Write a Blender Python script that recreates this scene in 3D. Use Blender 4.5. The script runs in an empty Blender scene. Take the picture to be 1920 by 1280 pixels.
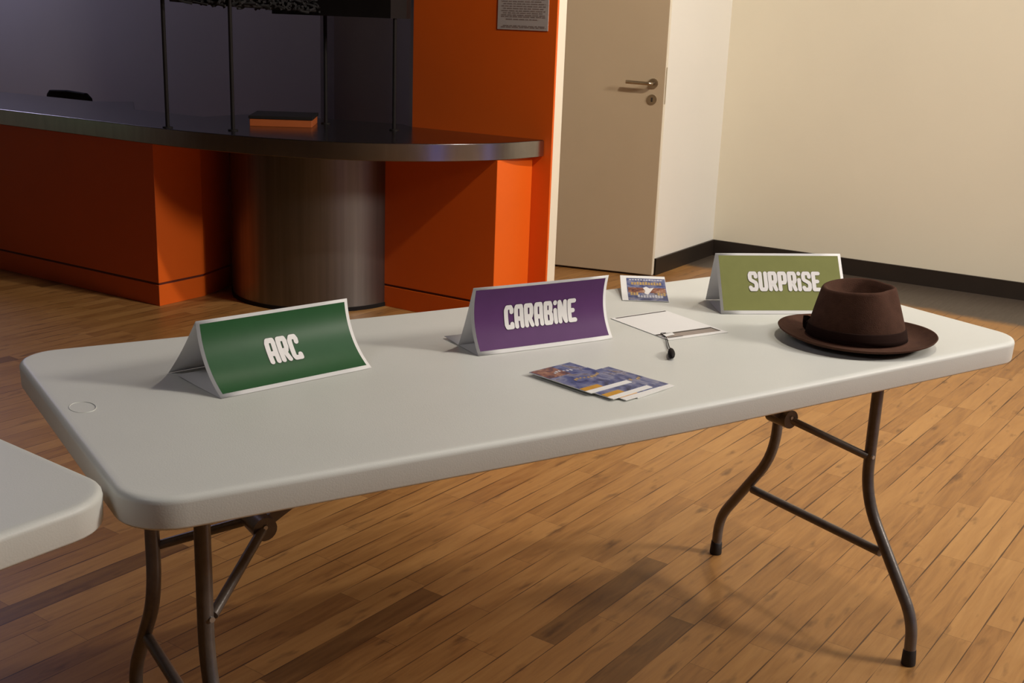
import bpy, bmesh, math, random
from mathutils import Vector, Matrix
random.seed(7)
S = bpy.context.scene
COL = S.collection
R = math.radians

# ------------------------------------------------------------------ camera
FPX = 2184.0
CAM = Vector((-0.3335, -1.3642, 1.3364))
YAW, PITCH, ROLL = 0.5778, 0.2701, 0.0374
FW = Vector((math.sin(YAW)*math.cos(PITCH), math.cos(YAW)*math.cos(PITCH), -math.sin(PITCH)))
_r = Vector((math.cos(YAW), -math.sin(YAW), 0)); _u = _r.cross(FW)
RT = math.cos(ROLL)*_r + math.sin(ROLL)*_u
UP = -math.sin(ROLL)*_r + math.cos(ROLL)*_u
cam = bpy.data.cameras.new('camera'); cam.sensor_width = 36.0; cam.lens = FPX/1920*36
cam.clip_start = 0.05; cam.clip_end = 60
co = bpy.data.objects.new('camera', cam); COL.objects.link(co)
M = Matrix((RT, UP, -FW)).transposed().to_4x4(); M.translation = CAM
co.matrix_world = M
S.camera = co

# ------------------------------------------------------------------ room axes
AX = R(24.5)
U2 = Vector((math.cos(AX), math.sin(AX), 0)); V2 = Vector((-math.sin(AX), math.cos(AX), 0))
def W(n, m, z=0.0):                      # room coordinates -> world
    return U2*n + V2*m + Vector((0, 0, z))

# ------------------------------------------------------------------ colour management, world, lights
S.view_settings.view_transform = 'Standard'; S.view_settings.look = 'None'
S.view_settings.exposure = 0.0; S.view_settings.gamma = 1.0
S.view_settings.use_curve_mapping = False
w = bpy.data.worlds.new('world'); S.world = w; w.use_nodes = True
w.node_tree.nodes['Background'].inputs[0].default_value = (0.8, 0.78, 0.85, 1)
w.node_tree.nodes['Background'].inputs[1].default_value = 0.02

def lamp(name, kind, loc, power, color, size=0.1, aim=None, spot=150, blend=1.0):
    l = bpy.data.lights.new(name, kind); l.energy = power; l.color = color
    if kind == 'AREA':
        l.shape = 'DISK'; l.size = size
    else:
        l.shadow_soft_size = size
    if kind == 'SPOT':
        l.spot_size = R(spot); l.spot_blend = blend
    o = bpy.data.objects.new(name, l); COL.objects.link(o); o.location = loc
    if aim is not None:
        o.rotation_euler = (Vector(aim)-Vector(loc)).to_track_quat('-Z', 'Y').to_euler()
    return o
WARM = (1.0, 0.90, 0.76)
lamp('spot_lamp_entrance', 'SPOT', W(3.0, -0.5, 2.75), 222, WARM, 0.05, W(4.2, 1.7, 0.9), 165, 1.0)
lamp('spot_lamp_table', 'SPOT', (1.75, 0.0, 3.1), 70, WARM, 0.06, (1.75, 0.1, 0), 110, 1.0)
lamp('ceiling_panel_lamp', 'AREA', W(3.2, -4.4, 3.2), 182, (1.0, 0.92, 0.82), 0.9, W(3.4, 1.0, 0.7))
lamp('overhead_fill_light', 'AREA', W(2.3, -1.9, 3.4), 22, (1.0, 0.96, 0.95), 2.2, W(1.7, -1.0, 0)).data.spread = R(105)  # added soft fill from above, not a lamp of the room
lamp('side_fill_light', 'SPOT', (-1.2, -0.3, 2.5), 23, (0.97, 0.95, 1.0), 0.30, (0.45, 0.3, 0.74), 72, 0.9)  # added cool fill for the table's left half and the signs
lamp('bar_wall_fill_light', 'AREA', W(3.6, 7.4, 2.9), 20, (0.68, 0.66, 1.0), 0.8, W(4.5, 3.9, 1.2))  # added bluish light to tint the wall behind the bar
# unseen coloured lights, added for the reflections in the bar's steel edge
lamp('blue_reflection_light', 'AREA', W(1.2, -2.65, 0.28), 0.9, (0.10, 0.22, 1.0), 0.5, W(3.1, 1.83, 0.78))
lamp('blue_reflection_light_far', 'AREA', W(3.97, -3.25, 0.28), 0.7, (0.10, 0.22, 1.0), 0.4, W(3.3, 1.7, 0.78))
lamp('green_reflection_light', 'AREA', W(-0.9, 8.2, 0.6), 0.16, (0.15, 1.0, 0.40), 0.20, W(2.63, 3.8, 0.78))

# ------------------------------------------------------------------ helpers
def mesh_obj(name, verts, faces, mat, parent=None, smooth=False, origin=None):
    """One mesh object from world coordinates; its origin is the parent's place (or the given one)."""
    o0 = Vector(parent['_o']) if parent is not None else Vector(origin or (0, 0, 0))
    me = bpy.data.meshes.new(name)
    me.from_pydata([tuple(Vector(v)-o0) for v in verts], [], faces); me.validate()
    bm = bmesh.new(); bm.from_mesh(me); bmesh.ops.recalc_face_normals(bm, faces=bm.faces); bm.to_mesh(me); bm.free()
    if smooth:
        for p_ in me.polygons: p_.use_smooth = True
    if mat is not None: me.materials.append(mat)
    o = bpy.data.objects.new(name, me); COL.objects.link(o)
    if parent is None: o.location = o0
    else: o.parent = parent
    o['_o'] = tuple(o0)
    return o
def thing(name, label, cat, loc, group=None):
    o = bpy.data.objects.new(name, None); COL.objects.link(o); o.location = loc; o['_o'] = tuple(loc)
    o.empty_display_size = 0.05
    o['label'] = label; o['category'] = cat
    if group: o['group'] = group
    return o
def tag(o, label, cat, group=None):
    o['label'] = label; o['category'] = cat
    if group: o['group'] = group
    return o
def struct(o):
    o['kind'] = 'structure'; return o
def shade_auto(o, ang=40):
    me = o.data
    for p_ in me.polygons: p_.use_smooth = True
    me.set_sharp_from_angle(angle=R(ang))
class MB:
    def __init__(s): s.v = []; s.f = []
    def add(s, vs, fs):
        b = len(s.v); s.v += [Vector(x) for x in vs]; s.f += [[i+b for i in f] for f in fs]; return s
    def hexa(s, a):                       # 8 corners: bottom loop 0-3, top loop 4-7
        return s.add(a, [[0,3,2,1],[4,5,6,7],[0,1,5,4],[1,2,6,5],[2,3,7,6],[3,0,4,7]])
    def boxnm(s, n0, n1, m0, m1, z0, z1):
        return s.hexa([W(n0,m0,z0),W(n1,m0,z0),W(n1,m1,z0),W(n0,m1,z0),W(n0,m0,z1),W(n1,m0,z1),W(n1,m1,z1),W(n0,m1,z1)])
    def box(s, x0, x1, y0, y1, z0, z1):
        return s.hexa([(x0,y0,z0),(x1,y0,z0),(x1,y1,z0),(x0,y1,z0),(x0,y0,z1),(x1,y0,z1),(x1,y1,z1),(x0,y1,z1)])
    def prism(s, pts, z0, z1):
        n = len(pts)
        vs = [Vector((p_[0],p_[1],z0)) for p_ in pts]+[Vector((p_[0],p_[1],z1)) for p_ in pts]
        return s.add(vs, [list(range(n))[::-1], list(range(n,2*n))]+[[i,(i+1)%n,n+(i+1)%n,n+i] for i in range(n)])
    def tube(s, pts, r, seg=14, caps=True):
        pts = [Vector(p_) for p_ in pts]; n = len(pts); rings = []
        t0 = (pts[1]-pts[0]).normalized()
        a = t0.orthogonal().normalized()
        rr = r if isinstance(r, (list, tuple)) else [r]*n
        for i in range(n):
            t = ((pts[min(i+1,n-1)]-pts[i]).normalized()+(pts[i]-pts[max(i-1,0)]).normalized())
            t = t.normalized() if t.length > 1e-9 else t0
            a = (a-t*a.dot(t)).normalized(); b = t.cross(a)
            rings.append([pts[i]+(a*math.cos(2*math.pi*k/seg)+b*math.sin(2*math.pi*k/seg))*rr[i] for k in range(seg)])
        vs = [v for g in rings for v in g]
        fs = [[i*seg+k, i*seg+(k+1)%seg, (i+1)*seg+(k+1)%seg, (i+1)*seg+k] for i in range(n-1) for k in range(seg)]
        if caps: fs += [list(range(seg))[::-1], list(range((n-1)*seg, n*seg))]
        return s.add(vs, fs)
    def build(s, name, mat, parent=None, smooth=False, origin=None, auto=None):
        o = mesh_obj(name, s.v, s.f, mat, parent, smooth, origin)
        if auto: shade_auto(o, auto)
        return o
def bevel(o, wd, seg=2, ang=40):
    b = o.modifiers.new('bevel', 'BEVEL'); b.width = wd; b.segments = seg; b.limit_method = 'ANGLE'; b.angle_limit = R(ang)
    return o
def fillet(pts, rad, k=6):
    pts = [Vector(p_) for p_ in pts]; out = [pts[0]]
    for i in range(1, len(pts)-1):
        p0, p1, p2 = pts[i-1], pts[i], pts[i+1]
        d = min(rad, (p0-p1).length*.45, (p2-p1).length*.45)
        a = p1+(p0-p1).normalized()*d; b = p1+(p2-p1).normalized()*d
        for j in range(k+1):
            t = j/k; out.append(a*(1-t)**2+p1*2*t*(1-t)+b*t*t)
    out.append(pts[-1]); return out

# ------------------------------------------------------------------ materials
def srgb(r, g, b):
    f = lambda c: c/12.92 if c <= .04045 else ((c+.055)/1.055)**2.4
    return (f(r), f(g), f(b), 1)
def mat(name, col, rough=.5, metal=0, spec=.5, noise=None, bump=None, coat=0):
    m = bpy.data.materials.new(name); m.use_nodes = True
    nt = m.node_tree; b = nt.nodes['Principled BSDF']
    b.inputs['Base Color'].default_value = col if len(col) == 4 else (*col, 1)
    b.inputs['Roughness'].default_value = rough; b.inputs['Metallic'].default_value = metal
    b.inputs['Specular IOR Level'].default_value = spec; b.inputs['Coat Weight'].default_value = coat
    tc = nt.nodes.new('ShaderNodeTexCoord')
    if noise:
        sc, amt = noise[:2]; st = noise[2] if len(noise) > 2 else (1, 1, 1)
        mp = nt.nodes.new('ShaderNodeMapping'); mp.inputs['Scale'].default_value = st
        nt.links.new(tc.outputs['Object'], mp.inputs['Vector'])
        n = nt.nodes.new('ShaderNodeTexNoise'); n.inputs['Scale'].default_value = sc; n.inputs['Detail'].default_value = 5
        nt.links.new(mp.outputs[0], n.inputs['Vector'])
        mr = nt.nodes.new('ShaderNodeMapRange'); mr.inputs[1].default_value = .25; mr.inputs[2].default_value = .75
        mr.inputs[3].default_value = 1-amt; mr.inputs[4].default_value = 1+amt
        nt.links.new(n.outputs[0], mr.inputs[0])
        mx = nt.nodes.new('ShaderNodeVectorMath'); mx.operation = 'SCALE'
        mx.inputs[0].default_value = tuple(b.inputs['Base Color'].default_value)[:3]
        nt.links.new(mr.outputs[0], mx.inputs['Scale']); nt.links.new(mx.outputs[0], b.inputs['Base Color'])
    if bump:
        n = nt.nodes.new('ShaderNodeTexNoise'); n.inputs['Scale'].default_value = bump[0]; n.inputs['Detail'].default_value = 3
        nt.links.new(tc.outputs['Object'], n.inputs['Vector'])
        bp = nt.nodes.new('ShaderNodeBump'); bp.inputs['Strength'].default_value = bump[1]; bp.inputs['Distance'].default_value = .002
        nt.links.new(n.outputs[0], bp.inputs['Height']); nt.links.new(bp.outputs[0], b.inputs['Normal'])
    return m

def wood_floor():
    m = bpy.data.materials.new('oak_strip_floor'); m.use_nodes = True
    nt = m.node_tree; N = nt.nodes; L = nt.links; b = N['Principled BSDF']
    def math_(op, a, c=None, d=None):
        n = N.new('ShaderNodeMath'); n.operation = op
        for i, x in enumerate((a, c, d)):
            if x is None: continue
            if isinstance(x, (int, float)): n.inputs[i].default_value = x
            else: L.new(x, n.inputs[i])
        return n.outputs[0]
    tc = N.new('ShaderNodeTexCoord')
    mp = N.new('ShaderNodeMapping'); mp.vector_type = 'POINT'; mp.inputs['Rotation'].default_value = (0, 0, R(-21.5))
    L.new(tc.outputs['Object'], mp.inputs['Vector'])
    sx = N.new('ShaderNodeSeparateXYZ'); L.new(mp.outputs[0], sx.inputs[0])
    u, v = sx.outputs[0], sx.outputs[1]
    WD = .0667; LN = .52
    vr = math_('DIVIDE', math_('ADD', v, .1052), WD); row = math_('FLOOR', vr); fv = math_('FRACT', vr)
    wn = N.new('ShaderNodeTexWhiteNoise'); wn.noise_dimensions = '1D'; L.new(row, wn.inputs['W'])
    ur = math_('ADD', math_('DIVIDE', u, LN), math_('MULTIPLY', wn.outputs['Value'], 7.3))
    colm = math_('FLOOR', ur); fu = math_('FRACT', ur)
    cv = N.new('ShaderNodeCombineXYZ'); L.new(row, cv.inputs[0]); L.new(colm, cv.inputs[1])
    w2 = N.new('ShaderNodeTexWhiteNoise'); w2.noise_dimensions = '2D'; L.new(cv.outputs[0], w2.inputs['Vector'])
    # grain, stretched along the strip and shifted per strip
    gv = N.new('ShaderNodeCombineXYZ')
    L.new(math_('ADD', math_('MULTIPLY', u, 3.2), math_('MULTIPLY', w2.outputs['Value'], 50)), gv.inputs[0]); L.new(math_('MULTIPLY', v, 34), gv.inputs[1])
    L.new(math_('MULTIPLY', row, 3.7), gv.inputs[2])
    g = N.new('ShaderNodeTexNoise'); g.inputs['Scale'].default_value = 1.6; g.inputs['Detail'].default_value = 7; g.inputs['Roughness'].default_value = .62; g.inputs['Distortion'].default_value = .6
    L.new(gv.outputs[0], g.inputs['Vector'])
    # knots and dark flecks
    kv = N.new('ShaderNodeCombineXYZ'); L.new(math_('MULTIPLY', u, 7), kv.inputs[0]); L.new(math_('MULTIPLY', v, 24), kv.inputs[1])
    kn = N.new('ShaderNodeTexNoise'); kn.inputs['Scale'].default_value = 1.0; kn.inputs['Detail'].default_value = 3; L.new(kv.outputs[0], kn.inputs['Vector'])
    kr = N.new('ShaderNodeMapRange'); kr.inputs[1].default_value = .61; kr.inputs[2].default_value = .76; kr.inputs[3].default_value = 0; kr.inputs[4].default_value = .75; L.new(kn.outputs[0], kr.inputs[0])
    # broad traffic wear
    br = N.new('ShaderNodeTexNoise'); br.inputs['Scale'].default_value = 2.2; br.inputs['Detail'].default_value = 3; L.new(tc.outputs['Object'], br.inputs['Vector'])
    rm = N.new('ShaderNodeValToRGB'); e = rm.color_ramp.elements
    e[0].position = .18; e[0].color = (.21, .09, .026, 1); e[1].position = .85; e[1].color = (.49, .265, .092, 1)
    el = rm.color_ramp.elements.new(.5); el.color = (.375, .185, .058, 1)
    tone = math_('ADD', math_('MULTIPLY', w2.outputs['Value'], .26), math_('ADD', math_('MULTIPLY', g.outputs[0], .78), math_('MULTIPLY', br.outputs[0], .22)))
    L.new(math_('SUBTRACT', tone, .14), rm.inputs[0])
    # a few much darker strips
    dk = math_('GREATER_THAN', w2.outputs['Value'], .014)
    dkm = math_('ADD', math_('MULTIPLY', dk, .36), .64)
    mk = N.new('ShaderNodeMix'); mk.data_type = 'RGBA'; L.new(kr.outputs[0], mk.inputs[0]); L.new(rm.outputs[0], mk.inputs[6]); mk.inputs[7].default_value = (.09, .038, .014, 1)
    ml = N.new('ShaderNodeVectorMath'); ml.operation = 'SCALE'; L.new(mk.outputs[2], ml.inputs[0]); L.new(dkm, ml.inputs['Scale'])
    # gaps
    dv = math_('MINIMUM', fv, math_('SUBTRACT', 1, fv)); du = math_('MINIMUM', fu, math_('SUBTRACT', 1, fu))
    gn = N.new('ShaderNodeTexNoise'); gn.inputs['Scale'].default_value = 4; L.new(tc.outputs['Object'], gn.inputs['Vector'])
    gw = math_('MULTIPLY', math_('SUBTRACT', gn.outputs[0], .34), .10)
    gapv = math_('LESS_THAN', dv, gw); gapu = math_('LESS_THAN', du, .0014)
    gap = math_('MULTIPLY', math_('MAXIMUM', gapv, math_('MULTIPLY', gapu, .6)), .88)
    mg = N.new('ShaderNodeMix'); mg.data_type = 'RGBA'; L.new(gap, mg.inputs[0]); L.new(ml.outputs[0], mg.inputs[6]); mg.inputs[7].default_value = (.06, .022, .008, 1)
    # grey-brown soft-edged strip that runs along the right-hand wall
    mb = N.new('ShaderNodeMapping'); mb.inputs['Rotation'].default_value = (0, 0, -AX); L.new(tc.outputs['Object'], mb.inputs['Vector'])
    sb = N.new('ShaderNodeSeparateXYZ'); L.new(mb.outputs[0], sb.inputs[0])
    bw = N.new('ShaderNodeTexNoise'); bw.inputs['Scale'].default_value = 9; L.new(tc.outputs['Object'], bw.inputs['Vector'])
    bn = math_('ADD', math_('SUBTRACT', sb.outputs[0], math_('MULTIPLY', sb.outputs[1], .13)), math_('MULTIPLY', math_('SUBTRACT', bw.outputs[0], .5), .10))
    bmk = N.new('ShaderNodeMapRange'); bmk.interpolation_type = 'SMOOTHSTEP'; bmk.inputs[1].default_value = 5.00; bmk.inputs[2].default_value = 5.12; L.new(bn, bmk.inputs[0])
    mo = N.new('ShaderNodeMix'); mo.data_type = 'RGBA'; L.new(bmk.outputs[0], mo.inputs[0]); L.new(mg.outputs[2], mo.inputs[6]); mo.inputs[7].default_value = (.085, .066, .052, 1)
    L.new(mo.outputs[2], b.inputs['Base Color'])
    rr = N.new('ShaderNodeMapRange'); rr.inputs[3].default_value = .30; rr.inputs[4].default_value = .50; L.new(g.outputs[0], rr.inputs[0]); L.new(rr.outputs[0], b.inputs['Roughness'])
    b.inputs['Specular IOR Level'].default_value = .35
    bp = N.new('ShaderNodeBump'); bp.inputs['Strength'].default_value = .25; bp.inputs['Distance'].default_value = .001
    L.new(math_('SUBTRACT', 1, gap), bp.inputs['Height']); L.new(bp.outputs[0], b.inputs['Normal'])
    return m

def print_art(name, seed, stops, sc=(22, 22, 1)):
    """Colour-blotch artwork of a printed leaflet."""
    m = bpy.data.materials.new(name); m.use_nodes = True; nt = m.node_tree; b = nt.nodes['Principled BSDF']
    tc = nt.nodes.new('ShaderNodeTexCoord'); mp = nt.nodes.new('ShaderNodeMapping')
    mp.inputs['Scale'].default_value = sc; mp.inputs['Location'].default_value = (seed, seed*.7, 0)
    nt.links.new(tc.outputs['Object'], mp.inputs['Vector'])
    n = nt.nodes.new('ShaderNodeTexNoise'); n.inputs['Scale'].default_value = 1.3; n.inputs['Detail'].default_value = 4; n.inputs['Distortion'].default_value = 1.2
    nt.links.new(mp.outputs[0], n.inputs['Vector'])
    cr = nt.nodes.new('ShaderNodeValToRGB'); nt.links.new(n.outputs[0], cr.inputs[0])
    e = cr.color_ramp.elements
    e[0].position, e[0].color = stops[0]; e[1].position, e[1].color = stops[-1]
    for p_, c_ in stops[1:-1]: e.new(p_).color = c_
    nt.links.new(cr.outputs[0], b.inputs['Base Color']); b.inputs['Roughness'].default_value = .35
    return m

M_ = {}
M_['floor'] = wood_floor()
M_['cream'] = mat('cream_wall_paint', (.79, .735, .60), .7, noise=(1.2, .035), bump=(90, .12))
M_['white_wall'] = mat('white_wall_paint', (.80, .78, .73), .7, noise=(1.5, .02))
M_['grey_wall'] = mat('grey_white_wall_paint', (.52, .50, .52), .7, noise=(1.2, .04))
M_['ceiling'] = mat('darkened_unseen_ceiling', (.22, .21, .21), .8, noise=(2, .02))  # unseen ceiling, darkened to bounce less light
M_['dark_wall'] = mat('darkened_unseen_wall', (.05, .045, .05), .9, noise=(6, .1))  # unseen walls, kept dark to cut the light bounced onto the bar
M_['base'] = mat('black_baseboard', (.022, .015, .011), .45, noise=(8, .15))
M_['orange'] = mat('orange_laminate', (.75, .12, .008), .42, noise=(3, .03), spec=.4)
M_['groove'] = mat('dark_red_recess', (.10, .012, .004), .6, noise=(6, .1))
M_['trim'] = mat('cream_white_trim', (.80, .74, .62), .45, noise=(4, .02))
M_['door'] = mat('beige_door_paint', (.43, .335, .225), .5, noise=(3, .025))
M_['chrome'] = mat('satin_steel_fitting', (.45, .38, .29), .28, 1, noise=(30, .06))
M_['boxorange'] = mat('dull_orange_card', (.34, .075, .012), .6, noise=(8, .05))
M_['keyhole'] = mat('dark_keyhole', (.02, .015, .01), .6, noise=(30, .1))
M_['steel'] = mat('brushed_steel_column', (.22, .205, .195), .40, 1, noise=(3, .16, (14, 14, .3)))
M_['ctop'] = mat('dark_steel_worktop', (.20, .19, .19), .22, 1, noise=(4, .10), bump=(5, .15))
M_['cedge'] = mat('brushed_steel_edge', (.40, .37, .34), .24, 1, noise=(6, .10, (6, 6, 1)))
M_['black'] = mat('black_metal', (.009, .007, .007), .7, spec=.2, noise=(12, .15))
M_['blackcloth'] = mat('black_mesh_cloth', (.008, .007, .008), .9, noise=(40, .3))
M_['plastic'] = mat('light_grey_blow_moulded_plastic', (.71, .72, .675), .42, noise=(5, .02), bump=(420, .10), spec=.4)
M_['leg'] = mat('grey_brown_hammered_tube', (.145, .126, .115), .33, .3, noise=(60, .14), bump=(300, .15))
M_['rubber'] = mat('black_rubber', (.014, .011, .010), .6, noise=(50, .1))
M_['rivet'] = mat('bright_rivet', (.50, .49, .48), .35, .6, noise=(60, .05))
M_['paper'] = mat('white_paper', (.92, .91, .90), .6, noise=(20, .01))
_nt = M_['paper'].node_tree; _tr = _nt.nodes.new('ShaderNodeBsdfTranslucent'); _tr.inputs[0].default_value = (.80, .78, .80, 1)
_mx = _nt.nodes.new('ShaderNodeMixShader'); _mx.inputs[0].default_value = .20
_nt.links.new(_nt.nodes['Principled BSDF'].outputs[0], _mx.inputs[1]); _nt.links.new(_tr.outputs[0], _mx.inputs[2])
_nt.links.new(_mx.outputs[0], _nt.nodes['Material Output'].inputs[0])
M_['card'] = mat('white_card', (.90, .89, .87), .55, noise=(20, .01))
M_['ink'] = mat('white_letter_ink', (.86, .83, .82), .5, noise=(30, .02))
M_['hat'] = mat('brown_felt', (.078, .036, .023), .92, noise=(60, .16), bump=(500, .35), spec=.15)
M_['band'] = mat('dark_brown_ribbon', (.026, .012, .009), .95, noise=(90, .15, (1, 1, 12)), spec=.1)
M_['yellow'] = mat('yellow_print', (.66, .33, .03), .4, noise=(60, .1))
M_['gold'] = mat('gold_print', (.55, .36, .13), .4, noise=(120, .3))
M_['silver'] = mat('pale_print', (.62, .62, .68), .4, noise=(120, .3))
M_['greyprint'] = mat('grey_brown_print', (.36, .30, .26), .5, noise=(60, .1))
M_['darkprint'] = mat('dark_grey_print', (.07, .06, .05), .5, noise=(60, .1))
M_['notice'] = mat('grey_white_notice_paper', (.44, .40, .395), .6, noise=(15, .03))
M_['textgrey'] = mat('faint_grey_text', (.24, .19, .18), .6, noise=(200, .3))
M_['edge'] = mat('orange_panel_edge', (.80, .30, .06), .4, noise=(5, .03))

# ------------------------------------------------------------------ setting
struct(mesh_obj('floor', [W(-5,-6),W(7.5,-6),W(7.5,8.5),W(-5,8.5)], [[0,1,2,3]], M_['floor']))
CZ = 3.5
struct(mesh_obj('ceiling', [W(-5,-6,CZ),W(7.5,-6,CZ),W(7.5,8.5,CZ),W(-5,8.5,CZ)], [[0,1,2,3]], M_['ceiling']))
struct(MB().boxnm(5.665, 5.80, -6, 1.63, 0, CZ).build('wall_right', M_['cream']))
struct(MB().boxnm(4.866, 5.80, 1.63, 1.75, 0, CZ).build('wall_left', M_['white_wall']))
struct(MB().boxnm(4.50, 4.63, 2.42, 8.4, 0, CZ).build('wall_back', M_['grey_wall']))
struct(MB().boxnm(-5, 4.63, 8.4, 8.5, 0, CZ).build('wall_far', M_['grey_wall']))
struct(MB().boxnm(3.73, 4.50, 2.40, 2.46, 0, CZ).build('wall_light_block', M_['grey_wall']))  # unseen closing panel, added to stop light leaking into the bar
struct(MB().boxnm(4.63, 7.5, 5.0, 5.1, 0, CZ).build('wall_corridor', M_['white_wall']))
struct(MB().boxnm(7.4, 7.5, 1.75, 5.0, 0, CZ).build('wall_corridor_side', M_['white_wall']))
struct(MB().boxnm(-5.1, -5, -6, 8.5, 0, CZ).build('wall_entrance', M_['dark_wall']))
struct(MB().boxnm(-5, 5.8, -6.1, -6, 0, CZ).build('wall_front', M_['dark_wall']))
# baseboards
struct(MB().boxnm(5.650, 5.6655, -6, 1.617, 0, .093).build('baseboard_right', M_['base']))
struct(MB().boxnm(4.866, 5.665, 1.617, 1.6305, 0, .093).build('baseboard_left', M_['base']))
# orange partition pier with its white end trim
struct(bevel(MB().boxnm(3.631, 3.645, 1.582, 2.366, 0, CZ).build('wall_orange', M_['orange']), .002))
struct(bevel(MB().boxnm(3.645, 3.725, 1.590, 2.366, 0, CZ).build('trim_1', M_['trim']), .003))
# jog added to shade the right part of the wall behind the bar
struct(MB().boxnm(4.38, 4.50, 3.62, 8.4, 0, CZ).build('wall_shade_jog', M_['grey_wall']))

# open door leaf
D0 = W(4.807, 1.612); hd = Vector((math.cos(R(126.9)), math.sin(R(126.9)), 0)); hn = Vector((hd.y, -hd.x, 0))
if hn.dot(CAM-D0) > 0: hn = -hn            # hn: away from the camera side
def DP(a, t, z): return D0+hd*a+hn*t+Vector((0, 0, z))
dv = [DP(a, t, z) for z in (.012, 2.04) for (a, t) in ((0,0),(.83,0),(.83,.042),(0,.042))]
door = bevel(MB().hexa(dv).build('door_1', M_['door']), .0025); struct(door)
edge = MB().hexa([DP(a,t,z) for z in (.012, 2.04) for (a,t) in ((-.0015,.001),(0.0005,.001),(.0005,.041),(-.0015,.041))]).build('door_edge', M_['trim'], door)
edge['label'] = 'pale cream edge of the door'
HZ = 1.035; HA = .060
def disc(c, ax, r, h, seg=24):
    mb = MB(); mb.tube([c, c+ax*h], r, seg); return mb
for sd, t0 in ((-1, 0.0), (1, .042)):
    ax = hn*sd
    hand = disc(DP(HA, t0, HZ), ax, .026, .008).build('door_handle', M_['chrome'], door, auto=40)
    hand['label'] = 'satin steel lever handle'
    mb = MB(); mb.tube(fillet([DP(HA, t0, HZ)+ax*.006, DP(HA, t0, HZ)+ax*.055, DP(HA+.135, t0, HZ+.004)+ax*.055], .018), .0095, 12)
    mb.build('lever', M_['chrome'], hand, auto=50)
    esc = disc(DP(HA+.002, t0, HZ-.083), ax, .026, .007).build('keyhole_plate', M_['chrome'], door, auto=40)
    MB().add([DP(HA+.002+dx, t0, HZ-.083+dz)+ax*.0076 for dx, dz in ((-.005,-.012),(.005,-.012),(.005,.010),(-.005,.010))], [[0,1,2,3]]).build('keyhole', M_['keyhole'], esc)
MB().hexa([DP(a,t,z) for z in (.93, 1.12) for (a,t) in ((-.003,.010),(-.0012,.010),(-.0012,.032),(-.003,.032))]).build('lock_plate', M_['chrome'], door)

# ------------------------------------------------------------------ bar counter
bar = thing('bar_counter', 'orange bar counter with curved dark steel top on a round steel column', 'counter', W(2.655, 3.063))
ZB, ZT = .745, .82
def arc_edge(k=28, off=0.0):
    """Front edge of the worktop: straight along the bar, then the rounded end to the orange wall."""
    key = [(2.635, 3.35), (2.632, 3.02), (2.655, 2.72), (2.715, 2.40), (2.83, 2.13), (3.0, 1.915), (3.20, 1.755), (3.41, 1.66), (3.628, 1.622)]
    pts = []
    n = len(key)
    for i in range(n-1):
        p0, p1, p2, p3 = (Vector((*key[max(i-1,0)],0)), Vector((*key[i],0)), Vector((*key[i+1],0)), Vector((*key[min(i+2,n-1)],0)))
        for j in range(5):
            t = j/5
            pts.append(.5*((2*p1)+(-p0+p2)*t+(2*p0-5*p1+4*p2-p3)*t*t+(-p0+3*p1-3*p2+p3)*t**3))
    pts.append(Vector((*key[-1], 0)))
    return [(q.x, q.y) for q in pts]
front = [(2.638, 8.35)]+arc_edge()
outline = front+[(3.628, 2.37), (3.70, 2.47), (3.64, 2.80), (3.44, 3.29), (3.175, 3.30), (3.175, 3.80), (3.50, 4.20), (3.33, 4.32), (3.33, 8.35)]
ol = [tuple(W(n, m)[:2]) for n, m in outline]
top = MB().prism(ol, ZB, ZT).build('counter_top', M_['ctop'], bar, auto=35); bevel(top, .005, 3, 50)
em = MB(); ep = [W(n, m) for n, m in front]
for k in range(len(ep)-1):
    a_, b_ = ep[k], ep[k+1]; d_ = (b_-a_).normalized(); q_ = Vector((d_.y, -d_.x, 0))
    if k == 0: qa = q_
    c_ = (ep[k+2]-b_).normalized() if k < len(ep)-2 else d_; qb = (q_+Vector((c_.y, -c_.x, 0))).normalized()
    if q_.dot(CAM-a_) < 0: pass
    em.v += [a_+qa*.0015+Vector((0,0,ZB+.003)), a_+qa*.0015+Vector((0,0,ZT-.003))] if k == 0 else []
    em.v += [b_+qb*.0015+Vector((0,0,ZB+.003)), b_+qb*.0015+Vector((0,0,ZT-.003))]
    i_ = len(em.v)-4; em.f.append([i_, i_+2, i_+3, i_+1]); qa = qb
em = em.build('steel_edge', M_['cedge'], bar, smooth=True)
top['label'] = 'dark polished steel worktop with rounded end'
def clad(parent, n0, n1, m0, m1, name, zt=ZB):
    """Orange laminate panel over a plinth with a dark shadow gap."""
    p_ = bevel(MB().boxnm(n0, n1, m0, m1, .108, zt).build(name, M_['orange'], parent), .002)
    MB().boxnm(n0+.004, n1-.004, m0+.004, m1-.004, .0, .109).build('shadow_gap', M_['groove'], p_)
    bevel(MB().boxnm(n0, n1, m0, m1, .0, .098).build('plinth', M_['orange'], p_), .002)
    return p_
clad(bar, 2.655, 2.932, 3.063, 8.38, 'front_panel')
clad(bar, 3.344, 3.630, 1.678, 2.30, 'end_panel')
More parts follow.
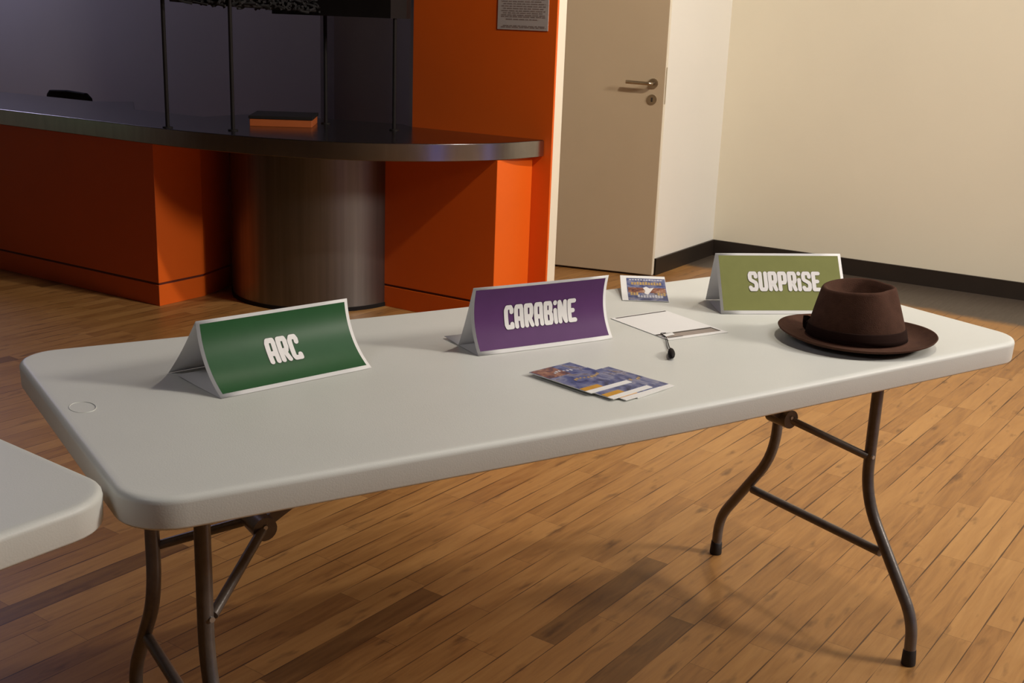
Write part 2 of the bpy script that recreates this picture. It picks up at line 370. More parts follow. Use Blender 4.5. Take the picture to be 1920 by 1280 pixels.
# recessed inner panel between the front panel and the column
ip = MB(); q = [W(2.932,3.068), W(3.24,3.16), W(3.24,3.24), W(2.932,3.14)]
ip.hexa([p_+Vector((0,0,.108)) for p_ in q]+[p_+Vector((0,0,ZB)) for p_ in q])
ipo = ip.build('inner_panel', M_['orange'], bar)
MB().hexa([p_ for p_ in q]+[p_+Vector((0,0,.098)) for p_ in q]).build('plinth', M_['orange'], ipo)
cc = W(3.37, 2.72)
mb = MB(); seg = 72; RC = .425
ring = [cc+Vector((math.cos(2*math.pi*k/seg), math.sin(2*math.pi*k/seg), 0))*RC for k in range(seg)]
mb.prism([(v.x, v.y) for v in ring], 0, ZB)
colm = mb.build('support_column', M_['steel'], bar, auto=40); colm['label'] = 'round brushed steel column under the rounded end'
del mb
ring2 = [cc+Vector((math.cos(2*math.pi*k/seg), math.sin(2*math.pi*k/seg), 0))*(RC+.004) for k in range(seg)]
MB().prism([(v.x, v.y) for v in ring2], 0, .018).build('foot_reflection_ring', M_['black'], colm, auto=40)  # black ring standing in for the dark reflection at the column's foot

# black posts and the rack they carry above the bar
rack = thing('overhead_rack', 'black overhead rack on thin posts standing on the bar worktop', 'rack', W(3.0, 2.8, ZT))
posts = [(2.660, 2.965), (2.805, 2.714), (3.394, 2.702), (3.41, 2.30)]
for n, m in posts:
    MB().tube([W(n, m, ZT), W(n, m, 1.60)], .0088, 12).build('post', M_['black'], rack, auto=50)
    MB().tube([W(n, m, ZT), W(n, m, ZT+.006)], .022, 16).build('post_foot', M_['black'], rack, auto=50)
shelf = MB()
inn = [(2.69, 3.00), (2.82, 2.68), (3.10, 2.62), (3.60, 2.62)]
body = [tuple(W(n, m)[:2]) for n, m in ((3.36, 2.285), (3.475, 2.285), (3.625, 2.375), (3.625, 3.0), (3.30, 2.95))]
MB().prism(body, 1.318, 1.60).build('rack_box', M_['black'], rack)
def bezpath(pts, k=8): return fillet(pts, .15, k)
rail = bezpath([W(2.67, 2.93, 1.362), W(2.80, 2.715, 1.350), W(3.10, 2.70, 1.345), W(3.34, 2.70, 1.338)])
rl = MB(); rl.tube(rail, .008, 8); rl.tube([p_+Vector((0,0,.20)) for p_ in rail], .010, 8); rl.build('rail', M_['black'], rack, auto=50)
# tangled black mesh hanging on the rails: one net of strands
net = MB(); rnd = random.Random(3)
for i in range(620):
    t = rnd.random(); k = min(int(t*(len(rail)-1)), len(rail)-2); f_ = t*(len(rail)-1)-k
    c = rail[k].lerp(rail[k+1], f_)+Vector((rnd.uniform(-.03,.03), rnd.uniform(-.03,.03), rnd.uniform(-.004,.12)))
    d = Vector((rnd.uniform(-1,1), rnd.uniform(-1,1), rnd.uniform(-.35,.35)))*.035
    net.tube([c-d, c+Vector((0,0,rnd.uniform(-.008,.012))), c+d], .0055, 5)
net.build('net', M_['blackcloth'], rack)

# low orange box with a dark lid on the worktop
bx = thing('storage_box', 'low orange box with a dark lid lying on the bar worktop', 'box', W(3.2, 2.85, ZT))
cb = [W(3.02, 2.83, ZT), W(3.185, 2.60, ZT), W(3.40, 2.76, ZT), W(3.235, 2.99, ZT)]
bevel(MB().hexa(cb+[p_+Vector((0,0,.034)) for p_ in cb]).build('body', M_['boxorange'], bx), .002)
cen = sum(cb, Vector())/4
lid = [cen+(p_-cen)*1.03 for p_ in cb]
bevel(MB().hexa([p_+Vector((0,0,.034)) for p_ in lid]+[p_+Vector((0,0,.048)) for p_ in lid]).build('lid', M_['black'], bx), .002)

# chair behind the bar: only the top of its back shows over the worktop
ch = thing('bar_chair', 'black chair behind the bar, only the top of its backrest showing', 'chair', W(3.86, 5.2))
def wv(n, m, z): return W(n, m, z)
bk = MB()
prof = [(-.22,.46),(-.23,.62),(-.205,.775),(-.17,.803),(0,.812),(.17,.803),(.205,.775),(.23,.62),(.22,.46)]
vs = [wv(3.80+.05*(dm*4)**2*.5, 5.2+dm, z) for dm, z in prof]+[wv(3.83+.05*(dm*4)**2*.5, 5.2+dm, z) for dm, z in prof]
k = len(prof)
bk.add(vs, [list(range(k)), list(range(k,2*k))[::-1]]+[[i,(i+1)%k,k+(i+1)%k,k+i] for i in range(k)])
bevel(bk.build('backrest', M_['black'], ch), .008)
bevel(MB().boxnm(3.82, 4.24, 4.98, 5.42, .42, .47).build('seat', M_['black'], ch), .012)
for n, m in ((3.85,5.01),(3.85,5.39),(4.21,5.01),(4.21,5.39)):
    MB().tube([W(n,m,0), W(n,m,.43)], .012, 10).build('leg', M_['black'], ch, auto=50)

# notice on the orange wall
nt_ = thing('wall_notice', 'pale printed notice fixed to the orange wall', 'notice', W(3.63, 1.76, 1.289))
bevel(MB().boxnm(3.6285, 3.6308, 1.626, 1.891, 1.289, 1.476).build('sheet', M_['notice'], nt_), .0005)
rnd = random.Random(11)
for zz, a, b_ in ((1.300,.255,.02),(1.306,.25,.03),(1.334,.215,.045),(1.345,.25,.02),(1.352,.25,.02),(1.361,.235,.03),(1.370,.25,.02),(1.380,.24,.03),(1.390,.25,.02),(1.400,.25,.03),(1.410,.23,.02),(1.42,.25,.03)):
    x = b_; tx = MB()
    while x < a:
        l_ = rnd.uniform(.012, .035); e_ = min(x+l_, a)
        tx.boxnm(3.6281, 3.6286, 1.891-e_, 1.891-x, zz-.0022, zz+.0022); x = e_+.005
    tx.build('text_line', M_['textgrey'], nt_)

# ------------------------------------------------------------------ folding tables
L_, WD_, H_ = 1.8308, .754, .74
def sag(x):
    q = 2*x/L_-1
    return -.011*(1.02-math.sqrt(q*q+.04))
def ztop(x): return H_+sag(x)
def make_table(label):
    t = thing('folding_table', label, 'table', (0,0,0), 'folding tables')
    rc = .075
    def chain(d):
        r = rc-d; out = []
        for j in range(9):
            a = math.pi+math.pi/2*j/8
            out.append((rc+math.cos(a)*r, rc+math.sin(a)*r))
        for j in range(1, 24): out.append((rc+(L_-2*rc)*j/24, d))
        for j in range(9):
            a = 1.5*math.pi+math.pi/2*j/8
            out.append((L_-rc+math.cos(a)*r, rc+math.sin(a)*r))
        return out
    rings = [(.016,0),(.0095,0),(.0065,-.0006),(.0030,-.0024),(.0008,-.0054),(.0001,-.0085),(0,-.0100),(.0012,-.0415),(.0016,-.0430),(.004,-.0455),(.008,-.046),(.020,-.046),(.022,-.040),(.024,-.020)]
    vs = []; fs = []; n = len(chain(0)); full = 2*n
    for d, dz in rings:
        c = chain(d)
        loop = c+[(x, WD_-y) for x, y in reversed(c)]
        vs += [(x, y, H_+dz+sag(x)) for x, y in loop]
    for k in range(len(rings)-1):
        for i in range(full):
            j = (i+1)%full; fs.append([k*full+i, k*full+j, (k+1)*full+j, (k+1)*full+i])
    for i in range(n-1):
        fs.append([i, i+1, full-2-i, full-1-i])
        b = (len(rings)-1)*full; fs.append([b+i, b+full-1-i, b+full-2-i, b+i+1])
    top = mesh_obj('tabletop', vs, fs, M_['plastic'], t); shade_auto(top, 45)
    # moulded ring mark near one end
    mk = MB(); c = Vector((.040, .405, ztop(.04)))
    mk.tube([c+Vector((math.cos(2*math.pi*k/40)*.019, math.sin(2*math.pi*k/40)*.027, .0002)) for k in range(41)], .0007, 6, caps=False)
    mk.build('moulded_ring', M_['plastic'], top, smooth=True)
    LR = .0128
    for x0, sx in ((.165, 1), (1.67, -1)):
        for mir in (0, 1):
            Y = (lambda y: y) if not mir else (lambda y: .754-y)
            pth = [(x0, Y(.236), .712), (x0, Y(.236), .335), (x0, Y(.068), .105), (x0, Y(.064), .006)]
            lg = MB().tube(fillet(pth, .075, 8), LR, 16).build('leg', M_['leg'], t, auto=60)
            MB().tube([(x0, Y(.064), 0), (x0, Y(.0645), .004), (x0, Y(.0655), .034), (x0, Y(.066), .036)], [.0150,.0158,.0142,.0130], 16).build('rubber_foot', M_['rubber'], lg, auto=60)
            # brace arm from the leg to the clamp
            a = Vector((x0+sx*.012, Y(.236), .432)); b = Vector((x0+sx*.141, Y(.355), .502))
            ar = MB().tube([a, b], .0085, 10).build('brace_arm', M_['leg'], t, auto=60)
            rv = MB(); rv.tube([(x0+sx*.006, Y(.225), .432), (x0+sx*.006, Y(.2205), .432)], .0045, 10); rv.build('rivet', M_['rivet'], ar, auto=60)
        MB().tube([(x0, .175, .222), (x0, .754-.175, .222)], .0105, 12).build('stretcher', M_['leg'], t, auto=60)
        MB().tube([(x0, .236, .690), (x0, .754-.236, .690)], .0105, 12).build('pivot_bar', M_['leg'], t, auto=60)
        c0 = Vector((x0+sx*.141, .377, .502))
        cl = MB(); cl.tube([c0+Vector((0,-.030,0)), c0+Vector((0,.030,0))], .021, 18)
        cl = cl.build('hinge_clamp', M_['leg'], t, auto=50)
        rv = MB(); rv.tube([c0+Vector((0,-.030,.004)), c0+Vector((0,-.0325,.004))], .0038, 10); rv.build('rivet', M_['rivet'], cl, auto=60)
        e = Vector((x0+sx*.46, .377, .694+sag(x0+sx*.46)))
        d = (e-c0).normalized(); nz = Vector((0,1,0)).cross(d)
        bm_ = MB(); hw, hh = .014, .010
        a = c0; bm_.hexa([a+Vector((0,-hw,0))-nz*hh, a+Vector((0,hw,0))-nz*hh, a+Vector((0,hw,0))+nz*hh, a+Vector((0,-hw,0))+nz*hh,
                          e+Vector((0,-hw,0))-nz*hh, e+Vector((0,hw,0))-nz*hh, e+Vector((0,hw,0))+nz*hh, e+Vector((0,-hw,0))+nz*hh])
        bm_.build('support_bar', M_['leg'], t)
    return t
def children(o): return [c for c in bpy.data.objects if c.parent == o]
def copy_tree(o, parent=None):
    kids = children(o)
    c = o.copy(); COL.objects.link(c)
    if parent is not None: c.parent = parent
    for ch_ in kids: copy_tree(ch_, c)
    return c
table = make_table('grey white folding table carrying the three tent signs and the hat')
del table['group']
t2 = copy_tree(table)
t2['label'] = 'second grey white folding table, only a corner showing, with nothing on it'
a2 = R(20.3)
t2.location = Vector((.012, .050, 0))-Vector((math.cos(a2), math.sin(a2), 0))*L_
t2.rotation_euler = (0, 0, a2)

# ------------------------------------------------------------------ tent signs
def pix(x, y, z):
    d = FW+RT*((x-960)/FPX)-UP*((y-640)/FPX)
    return CAM+d*((z-CAM.z)/d.z)
GL = {  # strokes in a unit cell: x in widths of the letter, y up 0..1 ; (width factor, polylines)
 'A': (1.0, [[(0,0),(0,.88),(.12,1),(.88,1),(1,.86),(1,0)], [(0,.38),(1,.38)]]),
 'R': (1.0, [[(0,0),(0,1)], [(0,1),(.85,1),(1,.88),(1,.58),(.85,.44),(0,.44)], [(.55,.44),(1,0)]]),
 'C': (1.0, [[(1,.76),(1,.88),(.8,1),(.2,1),(0,.86),(0,.12),(.14,0),(1,0),(1,.14)]]),
 'B': (1.0, [[(0,0),(0,1)], [(0,1),(.8,1),(.95,.88),(.95,.64),(.8,.53),(0,.53)], [(.8,.53),(1,.4),(1,.13),(.85,0),(0,0)]]),
 'i': (0.0, [[(0,0),(0,.60)], [(0,.97),(.01,1)]]),
 'N': (1.05, [[(0,0),(0,1)], [(0,1),(.15,.9),(.85,.1),(1,0)], [(1,0),(1,1)]]),
 'E': (.95, [[(1,1),(0,1),(0,0),(1,0)], [(0,.5),(.72,.5)]]),
 'S': (1.1, [[(1,.78),(1,.88),(.85,1),(.15,1),(0,.88),(0,.68),(.12,.58),(.88,.42),(1,.32),(1,.12),(.85,0),(.12,0),(0,.12)]]),
 'U': (1.0, [[(0,1),(0,.14),(.16,0),(.84,0),(1,.14),(1,1)]]),
 'P': (1.0, [[(0,0),(0,1)], [(0,1),(.85,1),(1,.88),(1,.55),(.85,.42),(0,.42)]]),
}
def text_strokes(txt, cap, core, sw, gap):
    """Polylines of bubble lettering; x from 0, y 0..cap; sw is the stroke width."""
    out = []; x = 0
    for chh in txt:
        wf, sts = GL[chh]; w_ = core*wf
        for st in sts:
            out.append([(x+sw/2+px*w_, sw/2+py*(cap-sw)) for px, py in st])
        x += w_+sw+gap
    return out, x-gap
def make_sign(px, txt, label, panel_col, hl, adep, ah, bdep, bow, flap, core, cx, cy, sw):
    (flx, fly), (frx, fry) = px
    F = pix(flx, fly, H_)
    for _ in range(4): F = pix(flx, fly, ztop(F.x))
    Rr = pix(frx, fry, H_)
    for _ in range(4): Rr = pix(frx, fry, ztop(Rr.x))
    al = (Rr-F).normalized(); Wd = (Rr-F).length
    dn = Vector((-al.y, al.x, 0)).normalized(); up = Vector((0,0,1))
    root = thing('tent_sign', label, 'sign', F, 'tent signs on the table')
    lift = .0009
    def pt(s, d, h):
        p_ = F+al*s+dn*d; p_.z = ztop(p_.x)+h+lift; return p_
    A = (adep, ah); mid = (adep/2, ah/2); ln = math.hypot(adep, ah)
    inw = (ah/ln, -adep/ln)                    # pointing in under the sheet
    Mq = (mid[0]+inw[0]*bow*2, mid[1]+inw[1]*bow*2)
    NT = 28
    def bez(t): return ((1-t)**2*A[0]+2*t*(1-t)*Mq[0], (1-t)**2*A[1]+2*t*(1-t)*Mq[1])
    cum = [0]; fine = [bez(i/400) for i in range(401)]
    for i in range(400): cum.append(cum[-1]+math.hypot(fine[i+1][0]-fine[i][0], fine[i+1][1]-fine[i][1]))
    FL = cum[-1]
    def curve(l):                               # arclength from the fold down -> (d,h), outward normal
        l = max(0, min(FL, l)); lo = 0
        import bisect
        k = min(max(bisect.bisect_left(cum, l)-1, 0), 399)
        f_ = (l-cum[k])/max(cum[k+1]-cum[k], 1e-9)
        a_, b_ = fine[k], fine[k+1]; p_ = (a_[0]+(b_[0]-a_[0])*f_, a_[1]+(b_[1]-a_[1])*f_)
        tx_, ty_ = b_[0]-a_[0], b_[1]-a_[1]; q = math.hypot(tx_, ty_)
        return p_, (ty_/q, -tx_/q)              # outward = towards the viewer
    def face(s, l, off):
        (d, h), (nx, ny) = curve(l)
        if nx > 0: nx, ny = -nx, -ny
        return pt(s, d+nx*off, h+ny*off)
    # paper: base flap -> front face -> fold -> back face
    prof = [(flap, .004), (flap*.5, .001), (0.002, 0)]
    prof += [curve(FL*(1-i/NT))[0] for i in range(NT+1)]
    back = [(A[0]+(bdep-A[0])*t, A[1]*(1-t)-bow*.5*math.sin(math.pi*t)*.6) for t in [i/10 for i in range(1, 11)]]
    prof += [(d, max(h, 0)) for d, h in back]
    NS = 6; vs = []; fs = []; k = len(prof)
    for i in range(NS+1):
        for d, h in prof: vs.append(pt(Wd*i/NS, d, h))
    for i in range(NS):
        for j in range(k-1): fs.append([i*k+j, i*k+j+1, (i+1)*k+j+1, (i+1)*k+j])
    sh = mesh_obj('paper_sheet', vs, fs, M_['paper'], root); shade_auto(sh, 35)
    so = sh.modifiers.new('thick', 'SOLIDIFY'); so.thickness = .0005; so.offset = 0
    # coloured printed panel
    bo = .0065; vs = []; fs = []
    m_ = mat('print_'+txt.lower(), panel_col, hl, noise=(40, .04), spec=.14)
    NP = 26; NW = 6
    for i in range(NW+1):
        for j in range(NP+1): vs.append(face(bo+(Wd-2*bo)*i/NW, .0055+(FL-.0135)*j/NP, .0006))
    for i in range(NW):
        for j in range(NP): fs.append([i*(NP+1)+j, i*(NP+1)+j+1, (i+1)*(NP+1)+j+1, (i+1)*(NP+1)+j])
    pn = mesh_obj('printed_panel', vs, fs, m_, root, True)
    pn['label'] = 'coloured printed panel'
    # lettering
    cap = .047
    sts, tw = text_strokes(txt, cap, core, sw, .0012)
    x0 = Wd*cx-tw/2; y0 = FL*cy+cap/2
    def build_strokes(name, extra, off, material, par):
        v = []; f = []
        ki = 0
        for st in sts:
            r = sw/2+extra
            for a_, b_ in zip(st[:-1], st[1:]):
                ki += 1; of_ = off+(ki%12)*.00003
                dx, dy = b_[0]-a_[0], b_[1]-a_[1]; q = math.hypot(dx, dy)
                if q < 1e-9: continue
                dx, dy = dx/q, dy/q; nx, ny = -dy, dx
                n_ = max(1, int(q/.003)); loop = []
                for i in range(n_+1): loop.append((a_[0]+dx*q*i/n_+nx*r, a_[1]+dy*q*i/n_+ny*r))
                for i in range(1, 8):
                    an = math.pi/2-math.pi*i/8
                    loop.append((b_[0]+(dx*math.cos(an)+nx*math.sin(an))*r, b_[1]+(dy*math.cos(an)+ny*math.sin(an))*r))
                for i in range(n_+1): loop.append((b_[0]-dx*q*i/n_-nx*r, b_[1]-dy*q*i/n_-ny*r))
                for i in range(1, 8):
                    an = -math.pi/2-math.pi*i/8
                    loop.append((a_[0]+(dx*math.cos(an)+nx*math.sin(an))*r, a_[1]+(dy*math.cos(an)+ny*math.sin(an))*r))
                c = ((a_[0]+b_[0])/2, (a_[1]+b_[1])/2)
                # strip of quads between the two long sides, fans at the ends
                base = len(v)
                for X, Y in loop: v.append(face(x0+X, y0-Y, of_))
                K = len(loop); A1 = n_+1
                i0 = 0; i1 = n_; e0 = n_+8; e1 = e0+n_
                for i in range(n_): f.append([base+i, base+i+1, base+e1-i-1, base+e1-i])
                f.append([base+j for j in range(i1, e0+1)])
                f.append([base+j for j in range(e1, K)]+[base])
        return mesh_obj(name, v, f, material, par, True)
    dark = mat('outline_'+txt.lower(), tuple(c*.45 for c in panel_col[:3]), .5, noise=(40, .04))
    build_strokes('letter_outline', .0009, .0009, dark, pn)
    lt = build_strokes('lettering', 0, .0014, M_['ink'], root)
    lt['label'] = 'rounded white capital lettering reading '+txt
    return root
make_sign(((415,748),(697,690)), 'ARC', 'dark green ARC tent sign of folded paper, leftmost on the table', (.026,.098,.034), .36, .0735, .111, .172, .017, .142, .0125, .5, .505, .0088)
make_sign(((897,668),(1149,635)), 'CARABiNE', 'purple CARABINE tent sign of folded paper in the middle of the table', (.115,.042,.145), .48, .026, .123, .078, .0175, .135, .0122, .497, .49, .0088)
make_sign(((1352,589),(1590,589)), 'SURPRiSE', 'olive green SURPRISE tent sign of folded paper, partly hidden by the hat', (.235,.245,.080), .45, .083, .117, .130, .0, .10, .0120, .525, .47, .0088)

# ------------------------------------------------------------------ leaflets
BLUE = [(.30,(.02,.03,.09,1)),(.43,(.06,.085,.24,1)),(.54,(.17,.19,.34,1)),(.62,(.30,.30,.40,1)),(.66,(.10,.07,.08,1)),(.75,(.50,.40,.30,1))]
RED = [(.30,(.06,.03,.05,1)),(.45,(.22,.07,.045,1)),(.58,(.36,.16,.09,1)),(.72,(.60,.45,.34,1))]
art_blue = print_art('leaflet_art_blue', 3.1, BLUE)
art_red = print_art('leaflet_art_red', 1.7, RED, (45, 45, 1))
def leaflet(label, origin, ang, curl=None, bands=True, group='small printed leaflets', th=.0012):
    root = thing('leaflet', label, 'leaflet', origin, group)
    ex = Vector((math.cos(ang), math.sin(ang), 0)); ey = Vector((-math.sin(ang), math.cos(ang), 0)); Wx, Hy = .105, .148
    cz = curl or (lambda y: 0.0)
    dz0 = origin[2]-ztop(origin[0])
    def pt(x, y, z):
        p_ = Vector(origin)+ex*x+ey*y; p_.z = ztop(p_.x)+dz0+z+cz(y); return p_
    NY = 10
    def slab(x0, x1, y0, y1, z0, z1, name, m_, par):
        v = []; f = []
        for i in range(NY+1):
            y = y0+(y1-y0)*i/NY
            v += [pt(x0,y,z0), pt(x1,y,z0), pt(x1,y,z1), pt(x0,y,z1)]
        for i in range(NY):
            for k in range(4): f.append([i*4+k, i*4+(k+1)%4, (i+1)*4+(k+1)%4, (i+1)*4+k])
        f += [[0,1,2,3], [NY*4+k for k in (3,2,1,0)]]
        return mesh_obj(name, v, f, m_, par)
    slab(0, Wx, 0, Hy, 0, th, 'pages', M_['card'], root)
    e = .00025
    rnd = random.Random(int(origin[0]*1000))
    if bands:
        cv = slab(.0005, Wx-.0005, .013, Hy-.0005, th, th+e, 'cover_print', art_blue, root)
        slab(.0005, .045, .013, .027, th+e, th+2*e, 'yellow_block', M_['yellow'], cv)
        slab(.002, .055, .098, Hy-.002, th+e, th+1.6*e, 'picture_patch', art_red, cv)
        for nm, m_, yb, n_ in (('title_print', M_['gold'], .062, 9), ('subtitle_print', M_['silver'], .112, 6)):
            mb = MB()
            for k in range(n_):
                x = .03+k*.0075; y = yb+.004*math.sin(k*.9)
                hh = rnd.uniform(.005, .009)
                mb.add([pt(x,y,th+2.2*e), pt(x+.005,y+.001,th+2.2*e), pt(x+.006,y+hh,th+2.2*e), pt(x+.001,y+hh*.9,th+2.2*e)], [[0,1,2,3]])
            mb.build(nm, m_, cv)
    else:
        cv = slab(.014, Wx-.001, .001, Hy-.014, th, th+e, 'cover_print', art_blue, root)
        for nm, m_, rows in (('title_print', M_['gold'], ((.098,.024,11,.017),(.035,.020,3,.020),(.035,.082,3,.020))), ('subtitle_print', M_['silver'], ((.122,.02,12,.007),(.022,.036,9,.018)))):
            for yb, xs, n_, hh0 in rows:
                mb = MB()
                for k in range(n_):
                    x = xs+k*.0065; hh = hh0*rnd.uniform(.75, 1.05)
                    mb.add([pt(x,yb,th+2*e), pt(x+.0052,yb,th+2*e), pt(x+.0050,yb+hh,th+2*e), pt(x+.0006,yb+hh,th+2*e)], [[0,1,2,3]])
                mb.build(nm, m_, cv)
        mb = MB(); mb.add([pt(x,y,th+2.6*e) for x, y in ((.052,.048),(.060,.040),(.068,.062),(.076,.084),(.066,.078),(.058,.088),(.050,.080),(.055,.064))], [list(range(8))])
        mb.build('picture_patch', M_['ink'], cv)
        slab(.016, Wx-.003, .052, .082, th+e, th+1.6*e, 'picture_band', art_red, cv)
    return root
def base_at(x, y, dz=0.0):
    P_ = pix(x, y, H_)
    for _ in range(4): P_ = pix(x, y, ztop(P_.x)+dz)
    return P_
g_ = 'leaflets fanned out in front of the purple sign'
for i, (px, ang, lab) in enumerate((((1196,747), 14, 'leaflet at the bottom of the fanned pile, only its white edge showing'),
                                    ((1174,751), 11.5, 'leaflet just below the second one in the fanned pile, white lower edge showing'),
                                    ((1150,749), 13.0, 'second leaflet of the fanned pile with yellow corner block, under the top one'),
                                    ((1108,738), 11.3, 'topmost leaflet of the fanned pile with red, blue and gold print'))):
    o_ = base_at(*px, .0008+.0016*i); 
    leaflet(lab, o_, R(ang), group=g_)
o_ = base_at(1167, 563, .001)
leaflet('blue and gold leaflet with a raised far edge at the back of the table', o_, R(-35.0), curl=lambda y: .024*(y/.148)**1.4, bands=False, group=None)

# ------------------------------------------------------------------ paper form with black cord
PN = [base_at(*q, .0006) for q in ((1254,638),(1365,623),(1247,582),(1145,597))]
fm = thing('paper_form', 'white paper form with a grey printed band lying between purple sign and hat', 'paper', PN[0])
def bil(s, t, dz): return PN[0]*(1-s)*(1-t)+PN[1]*s*(1-t)+PN[2]*s*t+PN[3]*(1-s)*t+Vector((0,0,dz))
def quad(s0, s1, t0, t1, dz, name, m_, par, th=.0003):
    v = [bil(s0,t0,dz), bil(s1,t0,dz), bil(s1,t1,dz), bil(s0,t1,dz)]
    return MB().hexa(v+[p_+Vector((0,0,th)) for p_ in v]).build(name, m_, par)
quad(0, 1, 0, 1, 0, 'sheet', M_['card'], fm, .0008)
quad(.06, .95, .070, .195, .0008, 'printed_band', M_['greyprint'], fm)
for (s0, s1, t0, t1) in ((.0,.95,.19,.222),(.925,.95,.07,.20),(.06,.97,.955,.975),(.06,.30,.062,.075)):
    v = [bil(s0,t0,.0012), bil(s1,t0,.0012), bil(s1,t1,.0012), bil(s0,t1,.0012)]
    MB().hexa(v+[p_+Vector((0,0,.0003)) for p_ in v]).build('printed_rule', M_['darkprint'], fm)

cd = thing('corded_tag', 'thin black cord loop with a black teardrop bead at the near corner of the paper', 'cord', base_at(1257, 664))
tg = MB(); v = [bil(.03,.095,.0020), bil(.22,.125,.0020), bil(.25,.19,.0020), bil(.06,.165,.0020)]
tg.hexa(v+[p_+Vector((0,0,.0016)) for p_ in v]); tgo = tg.build('tag', M_['card'], cd); bevel(tgo, .0006)
def on(x, y, dz): return base_at(x, y, dz)
cpts = [bil(.14,.19,.0042), bil(.05,.20,.0046), on(1249.5,631.5,.004), on(1252,641,.003), on(1254.5,649,.0025), on(1258,657,.0042)]
cpt2 = [bil(.06,.17,.0042), on(1248.0,633.5,.003), on(1250,645,.0022), on(1252.5,654,.0020), on(1257,659,.0042)]
MB().tube(fillet(cpts, .01, 4), .0009, 6).build('cord', M_['black'], cd, smooth=True)
MB().tube(fillet(cpt2, .01, 4), .0006, 6).build('cord', M_['black'], cd, smooth=True)
b0, b1 = on(1257.5,655.5,.0046), on(1259.5,672,.0046)
bp = [b0.lerp(b1, t) for t in (0,.1,.25,.45,.65,.82,.94,1)]
for q in bp: q.z = ztop(q.x)+.0072
MB().tube(bp, [.0015,.0030,.0052,.0066,.0070,.0060,.0036,.0012], 16).build('bead', M_['black'], cd, smooth=True)

# ------------------------------------------------------------------ fedora
hc = Vector((1.489, .162, ztop(1.489)))
hat = thing('fedora_hat', 'dark brown felt fedora resting on the right end of the table', 'hat', hc)
ha = R(-42)                                  # front of the hat points to the right end of the table
hx = Vector((math.cos(ha), math.sin(ha), 0)); hy = Vector((-math.sin(ha), math.cos(ha), 0))
NTH = 96
def hpt(x, y, z): return hc+hx*x+hy*y+Vector((0,0,z))
def crown_ring(k, th):
    """k 0..1 up the crown side: returns x, y, z in the hat's own frame."""
    a0, b0_ = .0985, .0865; a1, b1_ = .0735, .0640
    e = k**1.15
    a_ = a0+(a1-a0)*e; b_ = b0_+(b1_-b0_)*e
    c, s = math.cos(th), math.sin(th)
    x, y = a_*c, b_*s
    # pinches either side of the front
    pin = sum(math.exp(-((th-t0+math.pi)%(2*math.pi)-math.pi)**2/(2*.30**2)) for t0 in (.62, -.62))
    f_ = 1-.14*pin*max(0, k-.25)**1.1/.75
    x *= f_; y *= f_
    x -= .004*k
    return x, y, k
vs = []; fs = []
rings = []
BR = 11
# brim from the edge in: upper surface
def brim_z(th, q):                            # q 1 at edge, 0 at the crown
    side = abs(math.sin(th)); back = max(0, -math.cos(th)); frt = max(0, math.cos(th))
    return .0075+(.010*side**2+.016*back**2+.017*frt**2)*q**2.0-.0035*math.sin(math.pi*q)*.6
def brim_r(th):
    return .156*abs(math.cos(th))**2+.147*abs(math.sin(th))**2
def loop(fn): rings.append([hpt(*fn(2*math.pi*i/NTH)) for i in range(NTH)])
# underside (from crown out to the edge), then upper surface back to the crown, then crown and dent
for q in (0.02, .3, .6, .85, .97):
    def fn(th, q=q):
        x, y, _ = crown_ring(0, th); r_ = math.hypot(x, y); rr = r_+(brim_r(th)-r_)*q
        return rr*math.cos(th), rr*math.sin(th), brim_z(th, q)-.0030
    loop(fn)
for q in (1.0, .985, .95, .85, .7, .5, .3, .14, .05):
    def fn(th, q=q):
        x, y, _ = crown_ring(0, th); r_ = math.hypot(x, y); rr = r_+(brim_r(th)-r_)*q
        dz = -.0012 if q == 1.0 else (.0006 if q > .9 else 0)
        return rr*math.cos(th), rr*math.sin(th), brim_z(th, q)+dz
    loop(fn)
HH = .110
def rim_h(th):                                # height of the crown rim around the hat
    return HH+.004*math.cos(th)+.0015*max(0, math.sin(th))-.004*max(0,-math.sin(th))-.002*math.cos(2*th)
for k in [i/16 for i in range(0, 16)]+[.965, .99]:
    def fn(th, k=k):
        x, y, _ = crown_ring(k, th)
        return x, y, .009+(rim_h(th)-.009)*k
    loop(fn)
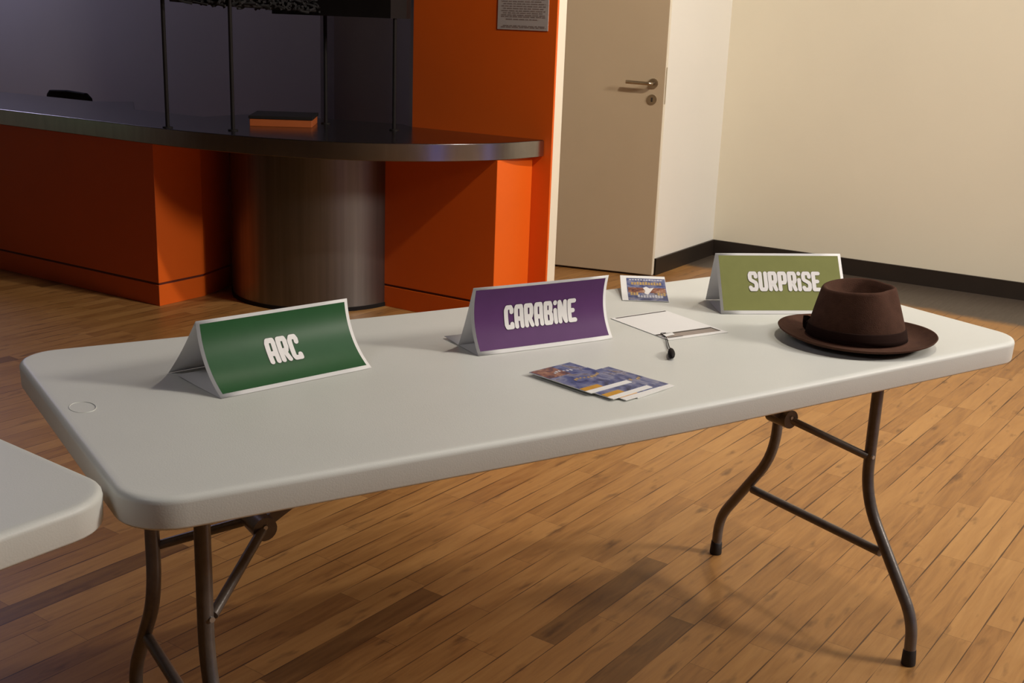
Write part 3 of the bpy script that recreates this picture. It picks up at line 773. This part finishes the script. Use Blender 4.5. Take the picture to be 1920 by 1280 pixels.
# rounded rim then teardrop dent
for g, dz in ((.975, .0022), (.93, .0030), (.87, .0005), (.79, -.010), (.68, -.024), (.54, -.034), (.38, -.039), (.20, -.0395), (.08, -.039)):
    def fn(th, g=g, dz=dz):
        x, y, _ = crown_ring(1.0, th); 
        fw = max(0, math.cos(th)); 
        ridge = .012*math.exp(-(((th+.9+math.pi)%(2*math.pi)-math.pi)/.45)**2)*(1-g)*min(1, 4*g) if dz < 0 else 0
        return x*g, y*g, rim_h(th)*(.35+.65*g)+HH*(.65-.65*g)+dz+ridge
    loop(fn)
vs = [v for g in rings for v in g]
for k in range(len(rings)-1):
    for i in range(NTH):
        j = (i+1)%NTH; fs.append([k*NTH+i, k*NTH+j, (k+1)*NTH+j, (k+1)*NTH+i])
fs.append([(len(rings)-1)*NTH+i for i in range(NTH)])
mesh_obj('felt_body', vs, fs, M_['hat'], hat, True)
# ribbon band
vs = []; fs = []
bl = [(.02,.0004),(.02,.0022),(.10,.0022),(.235,.0022),(.25,.0018),(.25,.0004)]
for k, off in bl:
    for i in range(NTH):
        th = 2*math.pi*i/NTH; x, y, _ = crown_ring(k, th); r_ = math.hypot(x, y); f_ = (r_+off)/r_
        vs.append(hpt(x*f_, y*f_, .009+(rim_h(th)-.009)*k))
for k in range(len(bl)-1):
    for i in range(NTH):
        j = (i+1)%NTH; fs.append([k*NTH+i, k*NTH+j, (k+1)*NTH+j, (k+1)*NTH+i])
bd = mesh_obj('ribbon_band', vs, fs, M_['band'], hat, True)
# bow on the far left side of the band
th0 = R(150)
x, y, _ = crown_ring(.13, th0); rr = math.hypot(x, y)
er = Vector((math.cos(th0), math.sin(th0), 0)); et = Vector((-math.sin(th0), math.cos(th0), 0))
def bpnt(t, r_, z):
    v = er*(rr+r_)+et*t; return hpt(v.x, v.y, z)
bw = MB()
for sgn in (-1, 1):
    lp = [bpnt(0, .004, .022), bpnt(sgn*.012, .010, .027), bpnt(sgn*.026, .012, .029), bpnt(sgn*.030, .008, .022), bpnt(sgn*.024, .005, .016), bpnt(sgn*.010, .005, .018), bpnt(0, .005, .021)]
    lo = [p_-Vector((0,0,.0)) for p_ in lp]
    wv_ = [Vector((0,0,.008)), Vector((0,0,-.008))]
    k = len(lp); v = [p_+wv_[0] for p_ in lp]+[p_+wv_[1] for p_ in lp]
    bw.add(v, [[i, i+1, k+i+1, k+i] for i in range(k-1)])
bw.tube([bpnt(0, .001, .021), bpnt(0, .010, .021)], .007, 10)
bwo = bw.build('bow', M_['band'], bd); so = bwo.modifiers.new('thick', 'SOLIDIFY'); so.thickness = .0015

# tidy helper keys
for o in bpy.data.objects:
    if '_o' in o: del o['_o']
